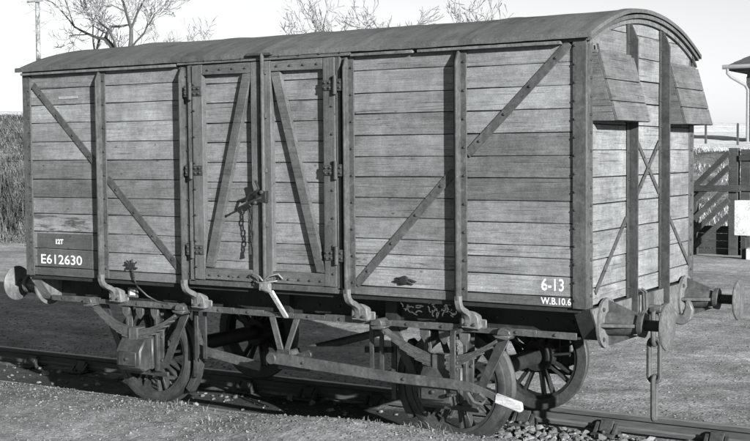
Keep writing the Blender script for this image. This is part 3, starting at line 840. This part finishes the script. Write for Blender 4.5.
# W-irons, axleboxes, springs
def wiron(x, sg):
    b = MB(); y0, y1 = sorted((sg*.885, sg*.905))
    for s in (-1, 1):
        b.prism([(x+s*.140, .865), (x+s*.225, .865), (x+s*.205, .30), (x+s*.140, .30)], 'y', y0, y1)
        b.prism([(x+s*.44, .865), (x+s*.53, .865), (x+s*.255, .345), (x+s*.206, .325), (x+s*.206, .385)], 'y', y0, y1)
        yy0, yy1 = sorted((sg*.9055, sg*.945))
        b.box(min(x+s*.15, x+s*.18), max(x+s*.15, x+s*.18), yy0, yy1, .31, .80)
        for z in (.40, .60, .80): b.bolt((x+s*.20, sg*.905, z), (0, sg, 0), .014, .012)
    b.box(x-.24, x+.24, *sorted((sg*.86, sg*.884)), .255, .298)
    return b.build('w_iron', 'iron_gear', van, .003)
def axlebox(x, sg):
    b = MB()
    f = sorted((sg*.87, sg*1.10))
    b.prism([(sg*.87, .345), (sg*1.06, .315), (sg*1.115, .36), (sg*1.115, .50), (sg*1.04, .605), (sg*.87, .615)], 'x', x-.138, x+.138)
    b.box(x-.16, x+.16, *sorted((sg*.95, sg*.985)), .33, .60)
    o = b.build('axlebox', 'iron_gear', van, .012)
    l = MB(); l.prism([(sg*1.117, .375), (sg*1.130, .37), (sg*1.130, .49), (sg*1.117, .495)], 'x', x-.10, x+.10)
    l.bolt((x, sg*1.130, .43), (0, sg, 0), .018, .02); l.build('lid', 'iron_gear', o, .004)
    return o
def spring(x, sg):
    y = sg*1.0; parts = []; o = None
    for k_ in range(7):
        half = .53-.065*k_; n = 13; th = .0105; b = MB(); w2 = .038
        for i in range(n):
            t = -half+2*half*i/(n-1); z = .665 - .0118*k_ + .205*(t/.53)**2
            for yy, zz in ((-w2, 0), (w2, 0), (w2, th), (-w2, th)): b.v.append((x+t, y+yy, z+zz))
        for i in range(n-1):
            for j in range(4): b.face((i*4+j, i*4+(j+1) % 4, (i+1)*4+(j+1) % 4, (i+1)*4+j))
        b.face((0, 1, 2, 3)); b.face([(n-1)*4+q for q in (3, 2, 1, 0)])
        if o is None: o = b.build('leaf_spring', 'iron', van)
        else: b.build('leaf', 'iron', o)
    b = MB().box(x-.05, x+.05, y-.052, y+.052, .580, .690); b.build('spring_buckle', 'iron', o, .004)
    for s in (-1, 1):
        b = MB()
        b.prism([(x+s*.585, .866), (x+s*.475, .866), (x+s*.485, .905), (x+s*.51, .925), (x+s*.575, .905)], 'y', y-.055, y+.055)
        b.prism([(x+s*.585, .8655), (x+s*.44, .8655), (x+s*.47, .845), (x+s*.56, .835)], 'y', y-.06, y+.06)
        b.build('spring_shoe', 'iron_mid', o, .006)
    return o
for x in XW:
    for sg in (-1, 1):
        wiron(x, sg); axlebox(x, sg); spring(x, sg)
        # door-side hanging lugs on the solebar
        if sg < 0:
            for dx in (-.16, .0, .17):
                b = MB().prism([(x+dx-.045, .866), (x+dx+.045, .866), (x+dx+.04, .80), (x+dx, .75), (x+dx-.04, .80)], 'y', -.965, -.94)
                b.build('lug', 'iron_mid', van, .004)

# brake gear
b = MB()
b.prism([(-.085, .866), (-.03, .866), (.052, .60), (.045, .54), (.0, .54), (-.005, .60)], 'y', -1.012, -.996)
b.prism([(.155, .866), (.21, .866), (.10, .60), (.09, .54), (.05, .54), (.053, .60)], 'y', -1.012, -.996)
vh = b.build('v_hanger', 'iron_mid', van, .002)
b = MB().lathe([(.040, -1.135), (.040, -1.02), (.035, -1.015), (.035, .9)], 'y', (.05, 0, .565), 16); b.build('brake_shaft', 'iron', van)
b = MB()
b.prism([(.03, .62), (.16, .625), (.16, .575), (.33, .64), (.36, .615), (.36, .585), (.16, .50), (.03, .515)], 'y', -1.075, -1.05)
b.box(.06, .34, -1.10, -1.045, .475, .52)
b.build('brake_cam', 'iron_gear', van, .004)
# long hand lever: flat bar, dropping to the painted grip
pl_ = [(.02, .572, .046), (.50, .548, .044), (1.21, .512, .039), (1.62, .508, .036), (1.80, .500, .034), (1.95, .462, .026), (2.03, .436, .022)]
up = [(x, z+h) for x, z, h in pl_]; dn = [(x, z-h) for x, z, h in pl_]
b = MB().prism(up + dn[::-1], 'y', -1.168, -1.150); b.lathe([(.046, -1.182), (.046, -1.136)], 'y', (.05, 0, .567), 16)
for x in (.35, 1.25): b.bolt((x, -1.168, .555 if x < 1 else .51), (0, -1, 0), .014, .012)
lev = b.build('brake_lever', 'iron_mid', van, .003)
b = MB().prism([(2.00, .475), (2.20, .428), (2.205, .37), (2.18, .358), (1.99, .405)], 'y', -1.176, -1.142); b.build('grip', 'grip', lev, .008)
# lever guide and rack
b = MB()
b.box(1.62, 1.665, -1.140, -1.120, .44, .88); b.box(1.62, 1.665, -1.19, -1.120, .42, .439)
b.bar((1.642, -1.13, .875), (1.642, -.985, .88), .03, .045, (0, 0, 1))
for i in range(6): b.box(1.667, 1.682, -1.139, -1.121, .60+i*.045, .622+i*.045)
b.build('lever_guide', 'iron_gear', van, .003)
b = MB(); b.tube([(1.79, -1.185, .46), (1.84, -1.19, .40), (1.90, -1.185, .39), (1.93, -1.18, .43), (1.88, -1.18, .46)], .013, 8); b.build('lever_pin', 'iron', lev)
# push rods, blocks and hangers, both wheels on this side
for s in (-1, 1):
    x = XW[(s+1)//2]; xe = x-s*.508
    b = MB()
    pts = []
    for i in range(9):
        a = math.radians(-38+i*76/8); pts.append((x-s*.448*math.cos(a), AZ_+.448*math.sin(a)))
    pts2 = []
    for i in range(9):
        a = math.radians(38-i*76/8); pts2.append((x-s*.508*math.cos(a), AZ_+.508*math.sin(a)))
    b.prism(pts+pts2, 'y', -.79, -.70); bl = b.build('brake_block', 'iron_gear', van, .006)
    MB().prism([(xe-.022, .86), (xe+.022, .86), (xe+.022, .27), (xe-.022, .27)], 'y', -.835, -.815).build('block_hanger', 'iron_gear', bl, .003)
    rod = MB().bar((xe, -.85, .525), (-.30, -.85, .425), .078, .018) if s < 0 else MB().bar((.10, -.85, .60), (xe, -.85, .66), .045, .018)
    rod.build('push_rod', 'iron_mid' if s < 0 else 'iron_black', van, .002)
    for dx in (.07, .16):
        MB().box(xe-s*dx-.018, xe-s*dx+.018, -.90, -.885, .45, .866).build('safety_hanger', 'iron_gear', van, .002)

# buffers
def buffer(sg, yy):
    f = lambda t: sg*(2.691+t); z = .982
    b = MB()
    b.lathe([(.175, f(0)), (.175, f(.022)), (.16, f(.028))][::1], 'x', (0, yy, z), 32)
    for j in range(4):
        a = math.pi/4+math.pi/2*j; b.bolt((f(.026), yy+.145*math.cos(a), z+.145*math.sin(a)), (sg, 0, 0), .017, .014)
    o = b.build('buffer', 'iron_light', van)
    c = MB().lathe([(.085, f(.024)), (.078, f(.16)), (.060, f(.245)), (.082, f(.25)), (.086, f(.285)), (.06, f(.29))], 'x', (0, yy, z), 20)
    for j in range(4):
        a = math.pi/2*j; d = Vector((0, math.cos(a), math.sin(a))); t = Vector((0, -math.sin(a), math.cos(a)))*.011; n = len(c.v)
        for r, tt in ((.158, .026), (.075, .24), (.06, .026)):
            for q in (-1, 1): c.v.append(tuple(Vector((f(tt), yy, z))+d*r+t*q))
        c.face((n, n+2, n+4)); c.face((n+5, n+3, n+1)); c.face((n, n+1, n+3, n+2)); c.face((n+2, n+3, n+5, n+4))
    c.build('casing', 'iron', o)
    MB().lathe([(.038, f(.28)), (.038, f(.42))], 'x', (0, yy, z), 14).build('shank', 'iron_black', o)
    prof = [(.038, f(.395)), (.06, f(.412)), (.154, f(.430)), (.161, f(.437)), (.159, f(.447)), (.12, f(.457)), (.05, f(.462)), (.008, f(.463))]
    MB().lathe(prof, 'x', (0, yy, z), 40).build('head', 'buffer_face', o)
for sg in (-1, 1):
    for yy in (-.865, .865): buffer(sg, yy)

# draw hook and coupling
b = MB()
b.box(2.691, 2.703, -.11, .11, .87, 1.10); b.lathe([(.035, 2.70), (.03, 2.80)], 'x', (0, 0, .985), 12)
o = b.build('draw_plate', 'iron', van, .004)
prof = [(2.79, .945), (2.87, .885), (2.96, .875), (3.02, .92), (3.035, .99), (3.01, 1.055), (2.975, 1.065), (2.972, 1.01), (2.955, .96), (2.915, .95), (2.89, .985), (2.86, 1.03), (2.79, 1.025)]
MB().prism(prof, 'y', .0, .05).build('draw_hook', 'iron_light', van, .010)
def link(cx, cy, zt, zb, hw, r, across):
    pts = []
    for i in range(9): a = math.pi*i/8; pts.append((hw*math.cos(a), zt-hw+hw*math.sin(a)))
    for i in range(9): a = math.pi+math.pi*i/8; pts.append((hw*math.cos(a), zb+hw+hw*math.sin(a)))
    P = [((cx+p, cy, z) if across == 'x' else (cx, cy+p, z)) for p, z in pts]
    return MB().tube(P, r, 9, True)
for cxx, zt, zb, hw, ac in ((2.745, .985, .715, .035, 'y'), (2.745, .760, .435, .042, 'x'), (2.745, .475, .150, .034, 'y')):
    link(cxx, 0.0, zt, zb, hw, .019, ac).build('coupling_link', 'iron', van)
MB().tube([(2.745, -.06, .985), (2.745, .06, .985)], .02, 8).build('link_pin', 'iron_dark', van)
# end details: grab irons beside the hook
for yy in (-.22, -.16):
    MB().tube([(2.70, yy, 1.15), (2.735, yy, 1.13), (2.74, yy, 1.0), (2.70, yy, .95)], .010, 7).build('lamp_iron', 'iron', van)
# pipe under the headstock
# ------------------------------------------------------------------ background things
YB = 17.8
fn = empty('cattle_dock_fence', (-1.6, YB, -.1)); tag(fn, 'dark timber fence with sloping rails beside the yard, right of the van', 'fence')
def fp(name, b, bev=.01): return b.build(name, 'dark_timber', fn, bev)
for x, zt in ((-1.625, 2.23), (-1.36, 2.20), (-2.52, 1.45), (-.75, 2.2)): fp('post', MB().box(x-.10, x+.10, YB-.09, YB+.09, -.15, zt))
for p, q, wd_ in (((-2.95, .97), (-1.30, 2.46), .10), ((-2.95, .62), (-1.30, 2.13), .10)): pass
for dz in (0, -.31, -.72, -1.02, -1.36):
    p = (-2.85, YB-.12, 1.02+dz*.96); q = (-1.70, YB-.12, 2.14+dz)
    if q[2] < .2: continue
    if p[2] < 0: 
        t = (0-p[2])/(q[2]-p[2]); p = (p[0]+(q[0]-p[0])*t, p[1], 0)
    fp('sloping_rail', MB().bar(p, q, .115, .05))
fp('rail', MB().box(-2.9, -1.45, YB-.165, YB-.147, 1.29, 1.43)); fp('rail', MB().box(-1.5, -.5, YB-.13, YB-.09, 1.95, 2.08)); fp('rail', MB().box(-1.5, -.5, YB-.13, YB-.09, 1.30, 1.44))
for i in range(4): fp('board', MB().box(-3.0, -.4, YB+.095, YB+.13, -.12+i*.165, .04+i*.165))
# white board on a short post
wb = empty('notice_board', (-1.16, 16.8, -.1)); tag(wb, 'plain white board on a dark post in front of the timber fence', 'board')
MB().box(-1.335, -.80, 16.78, 16.81, .41, 1.145).build('panel', 'white_worn', wb, .006)
MB().box(-1.19, -1.11, 16.82, 16.90, -.15, 1.10).build('post', 'dark_timber', wb, .006)
MB().box(-1.09, -.80, 16.74, 16.90, -.1, .16).build('plinth', 'white_worn', wb, .02)

# hut with hipped slate roof, only its left corner in view
HX, HY = -7.87, 42.0
hut = empty('lineside_hut', (HX+2.5, HY+2, 2.2)); tag(hut, 'small dark hut with slate roof and white gutter at the right edge', 'hut')
MB().box(HX, HX+5, HY, HY+4, 1.8, 5.42).build('wall', 'hut_wall', hut)
for i in range(22): MB().box(HX-.02, HX+5.02, HY-.025, HY-.001, 1.95+i*.148, 1.95+i*.148+.135).build('board', 'hut_wall', hut)
ex0, ex1, ey0, ey1, ez = HX-.72, HX+5.72, HY-.6, HY+4.6, 5.60
rf = MB(); rf.v = [(ex0, ey0, ez), (ex1, ey0, ez), (ex1, ey1, ez), (ex0, ey1, ez), (ex0+2.4, HY+2, ez+1.35), (ex1-2.4, HY+2, ez+1.35)]
for f in ((0,1,5,4),(1,2,5),(2,3,4,5),(3,0,4),(3,2,1,0)): rf.face(f)
rfo = rf.build('roof', 'slate', hut)
for i in range(9):
    t0 = i/9; t1 = (i+1)/9+.01
    a0 = Vector((ex0+2.4*t0, ey0+2.45*t0, ez+1.35*t0+.03)); a1 = Vector((ex1-2.4*t0, ey0+2.45*t0, ez+1.35*t0+.03))
    b0 = Vector((ex0+2.4*t1, ey0+2.45*t1, ez+1.35*t1+.012)); b1 = Vector((ex1-2.4*t1, ey0+2.45*t1, ez+1.35*t1+.012))
    m = MB(); m.v = [tuple(a0), tuple(a1), tuple(b1), tuple(b0)] + [tuple(q-Vector((0, 0, .025))) for q in (a0, a1, b1, b0)]
    for f in ((0,1,2,3),(7,6,5,4),(0,4,5,1),(1,5,6,2),(2,6,7,3),(3,7,4,0)): m.face(f)
    m.build('slate_course', 'slate', rfo)
MB().box(ex0+.02, ex1-.02, ey0+.05, ey0+.09, ez-.16, ez-.01).build('fascia', 'hut_wall', hut)
MB().box(ex0+.05, ex0+.09, ey0+.1, ey1, ez-.16, ez-.01).build('fascia', 'hut_wall', hut)
MB().box(HX-.38, HX+5.38, HY-.36, HY+4.36, ez-.20, ez-.165).build('soffit', 'hut_wall', hut)
MB().tube([(ex0-.10, ey0-.04, ez-.02), (ex1, ey0-.04, ez-.02)], .09, 8).build('gutter', 'pipe', hut)
MB().tube([(ex0+.10, ey0-.04, ez-.08), (ex0+.10, ey0-.04, ez-.28), (ex0+.20, ey0+.1, ez-.42), (HX-.05, HY-.10, ez-.75), (HX+.06, HY-.10, ez-.95), (HX+.06, HY-.10, 2.2)], .06, 8).build('downpipe', 'pipe', hut)

# telegraph pole
tp = empty('telegraph_pole', (-51.9, 45, 4.0)); tag(tp, 'pale telegraph pole with cross-arm rising behind the left end of the roof', 'telegraph pole')
MB().tube([(-51.9, 45, 3.2), (-51.9, 45, 8), (-51.88, 45, 14.2)], [.17, .15, .11], 10).build('shaft', 'pole', tp)
for z in (11.72, 12.6, 13.4):
    MB().box(-52.6, -51.2, 44.80, 44.88, z-.06, z+.06).build('cross_arm', 'pole', tp, .01)
    for dx in (-.58, -.2, .22, .6): MB().lathe([(.02, z+.06), (.05, z+.10), (.05, z+.2), (.02, z+.23)], 'z', (-51.9+dx, 44.84, 0), 8).build('insulator', 'white_worn', tp)

# far field fence posts
for i, x in enumerate((-10.9, -9.75, -8.6, -7.44, -6.30, -5.1, -3.9)):
    z0 = bank_h(x, 35); o = MB().prism([(x-.03, z0-.2), (x+.03, z0-.2), (x+.028, 3.13), (x, 3.16), (x-.03, 3.12)], 'y', 34.95, 35.05).build('fence_post', 'bark')
    tag(o, 'thin field fence post on the skyline above the bank', 'fence post', 'field fence posts on the skyline')

# bare trees
def tree(x, y, z, H, seed, spread, label, lean=0, levels=6):
    rs = random.Random(seed); t = MB(); c = MB()
    def grow(p, d, ln, r, lv):
        n = 4; pts = [p]; rad = [r]; dd = d.copy()
        for i in range(n):
            dd = (dd + Vector((rs.uniform(-1, 1), rs.uniform(-1, 1), rs.uniform(-.35, .6)))*.20).normalized()
            pts.append(pts[-1]+dd*ln/n); rad.append(max(.016, r*(1-.36*(i+1)/n)))
        (t if lv <= 3 else c).tube(pts, rad, 7 if lv <= 1 else (5 if lv <= 3 else 3))
        if lv >= levels: return
        k = 2 if lv == 0 else 2
        for j in range(k+1):
            if j == k:   # a side shoot lower down
                if lv == 0: continue
                q = pts[2]; rr = rad[2]*.5; l2 = ln*.55
            else: q = pts[-1]; rr = rad[-1]*(.85 if j == 0 else .68); l2 = ln*rs.uniform(.66, .88)
            a = rs.uniform(0, 6.283); tl = rs.uniform(.35, .85)*spread; o = dd.orthogonal().normalized(); o = Matrix.Rotation(a, 3, dd) @ o
            nd = (dd*math.cos(tl)+o*math.sin(tl)); nd.z += .10; grow(q, nd.normalized(), l2, rr, lv+1)
    r = empty('bare_tree', (x, y, z)); tag(r, label, 'tree', 'bare winter trees behind the van')
    grow(Vector((x, y, z-.2)), Vector((lean, 0, 1)).normalized(), H*.27, H*.03, 0)
    t.build('trunk', 'bark', r); c.build('crown', 'twig', r)
tree(-39.3, 40, 3.6, 12.5, 3, 1.05, 'wide bare tree with forking limbs above the left part of the roof', 0, 7)
tree(-34.6, 41, 3.5, 6.4, 8, 1.0, 'low bare tree showing one bent bough above the roof right of the widest tree', 0, 6)
tree(-26.2, 40, 3.3, 7.6, 12, 1.0, 'bare tree with two forked boughs above the middle of the roof, left of its neighbour', 0, 6)
tree(-23.5, 40, 3.2, 7.3, 21, 1.0, 'bare tree with a cup-shaped fork above the middle of the roof', 0, 6)
tree(-20.3, 42, 3.1, 7.2, 33, 1.0, 'faint slender bare tree, rightmost above the roof', 0, 6)
tree(-44.5, 43, 3.8, 8.6, 41, .95, 'small bare tree just right of the telegraph pole')
